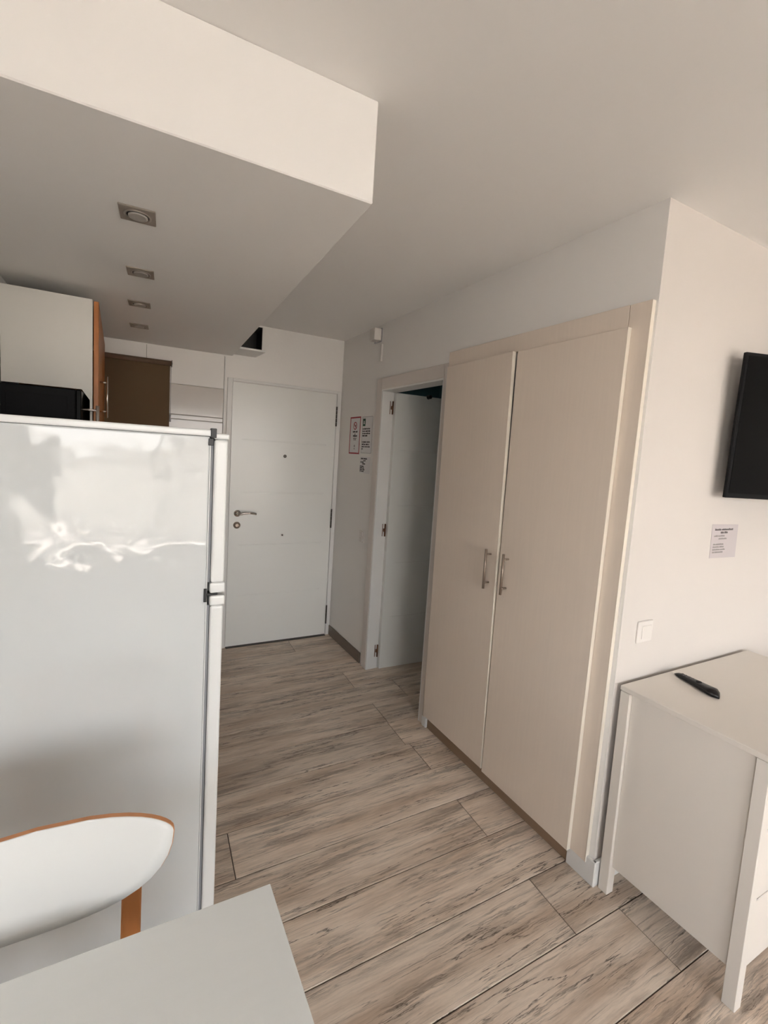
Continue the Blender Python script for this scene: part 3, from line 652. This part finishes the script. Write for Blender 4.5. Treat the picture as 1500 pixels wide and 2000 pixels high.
# ---------------------------------------------------------------- spotlights in the lowered ceiling
def spot(x, y, label):
    sp_ = thing('ceiling_spotlight', label, 'light', (x, y, ZB), -.024, 'square spotlights in the kitchen ceiling')
    h = .047
    B().box(-h, h, -h, h, -.005, -.0003, .0015).build('plate', 'spot_plate', sp_)
    B().lathe((0, 0, -.005), (0, 0, -1), [(.036, 0), (.036, .0022), (.033, .0035), (.0305, .0022), (.0305, 0)], 32).build('ring', 'spot_plate', sp_)
    B().lathe((0, 0, -.005), (0, 0, -1), [(.0285, -.0002), (.0285, .0006)], 32).build('gap_ring', 'black_plastic', sp_)
    B().lathe((.001, 0, -.0056), (0, 0, -1), [(.0255, 0), (.0255, .0035), (.022, .0055), (.018, .003)], 32).build('lamp', 'spot_glass', sp_)
spot(-.053, 1.552, 'square nickel ceiling spotlight nearest the camera, unlit')
spot(-.058, 2.06, 'second square ceiling spotlight from the camera, in front of the cabinet')
spot(-.074, 2.523, 'third square ceiling spotlight from the camera')
spot(-.088, 2.997, 'farthest square ceiling spotlight, nearest the roller blind')

# ---------------------------------------------------------------- table
tb = thing('table', 'white wood-grain dining table corner in the foreground', 'table', (-.2, .25, 0)); tbo = tuple(tb.location)
def tx(y): return .2083+(.7666-y)*.043
b = B().hexa([(-.78, -.08, .712), (tx(-.08), -.08, .712), (tx(.7666), .7666, .712), (-.78, .774, .712), (-.78, -.08, .740), (tx(-.08), -.08, .740), (tx(.7666), .7666, .740), (-.78, .774, .740)], .0018, 2)
tp(b, 'tabletop', 'table', tb, tbo)
for (x, y) in ((.135, .69), (.16, -.02), (-.72, .69), (-.72, -.02)): tp(B().box(x-.025, x+.025, y-.025, y+.025, .0005, .7115, .002), 'leg', 'chair_white', tb, tbo)
for y0, xe in ((.70, .105), (-.045, .13)): tp(B().box(-.69, xe, y0, y0+.018, .63, .7115), 'apron', 'chair_white', tb, tbo)

# ---------------------------------------------------------------- chair
ch = thing('dining_chair', 'dining chair with oval white backrest and orange wooden legs, between table and fridge', 'chair', (-.17, .78, 0)); co = tuple(ch.location)
def shell(b, cxx, cyy, czz, hw, hh, curve, tilt, t0, t1, ns=40, rr=10):
    """curved oval board: rows from rim to centre, thickness from t0 to t1 along y"""
    def P(u, v, t):
        X = u*hw; Z = v*hh
        yb = cyy-curve*(u*u)+tilt*Z
        return (cxx+X, yb+t, czz+Z)
    fr_, bk = [], []
    for ring in range(rr, 0, -1):
        q = ring/rr
        for lst, t in ((fr_, t0), (bk, t1)):
            row = []
            for k in range(ns):
                a = 2*math.pi*k/ns; ex = .82
                up = math.sin(a) > 0; uu = math.copysign(abs(math.cos(a))**(.55 if up else .86), math.cos(a))*q; vv = math.sin(a)*q*(.032 if up else .141)/hh
                row.append(b.bm.verts.new(P(uu, vv, t)))
            lst.append(row)
    for lst in (fr_, bk):
        for i in range(len(lst)-1):
            for k in range(ns):
                f_ = b.bm.faces.new([lst[i][k], lst[i][(k+1) % ns], lst[i+1][(k+1) % ns], lst[i+1][k]]); f_.smooth = True
        f_ = b.bm.faces.new(lst[-1]); f_.smooth = True
    for k in range(ns):
        b.bm.faces.new([fr_[0][k], fr_[0][(k+1) % ns], bk[0][(k+1) % ns], bk[0][k]])
    return b
BA = dict(cxx=-.175, cyy=.892, czz=.841, hw=.217, hh=.100, curve=.045, tilt=.16)
tp(shell(B(), t0=-.0012, t1=-.0002, **BA), 'backrest_face', 'chair_white', ch, co, 'white laminate face of the backrest')
tp(shell(B(), t0=0.0, t1=.009, **dict(BA, hw=.2185, hh=.1015)), 'backrest', 'ply_edge', ch, co, 'orange plywood edge and back')
def post(b, xa, ya, za, xb, yb, zb, w_, d_):
    b.hexa([(xa-w_, ya-d_, za), (xa+w_, ya-d_, za), (xa+w_, ya+d_, za), (xa-w_, ya+d_, za), (xb-w_, yb-d_, zb), (xb+w_, yb-d_, zb), (xb+w_, yb+d_, zb), (xb-w_, yb+d_, zb)], .003)
    return b
for sx in (1, -1):
    xa = -.175+sx*.145
    b = post(B(), xa-sx*.0, .885, .44, xa+sx*.004, .9125, .80, .017, .010); tp(b, 'back_post', 'beech', ch, co)
    tp(post(B(), xa+sx*.02, .95, .0005, xa, .885, .445, .014, .013), 'leg', 'beech', ch, co)
    tp(post(B(), xa+sx*.02, .50, .0005, xa, .53, .43, .014, .013), 'leg', 'beech', ch, co)
b = B(); pts = []
for k in range(32):
    a = 2*math.pi*k/32; pts.append((-.175+.20*math.copysign(abs(math.cos(a))**.55, math.cos(a)), .695+.185*math.copysign(abs(math.sin(a))**.55, math.sin(a)), .4460))
tp(b.poly(pts, (0, 0, .012)), 'seat', 'chair_white', ch, co)
for y0 in (.535, .862): tp(B().box(-.32, -.03, y0, y0+.018, .40, .4455), 'seat_rail', 'beech', ch, co)

for o in bpy.data.objects:
    if '_o' in o.keys(): del o['_o']
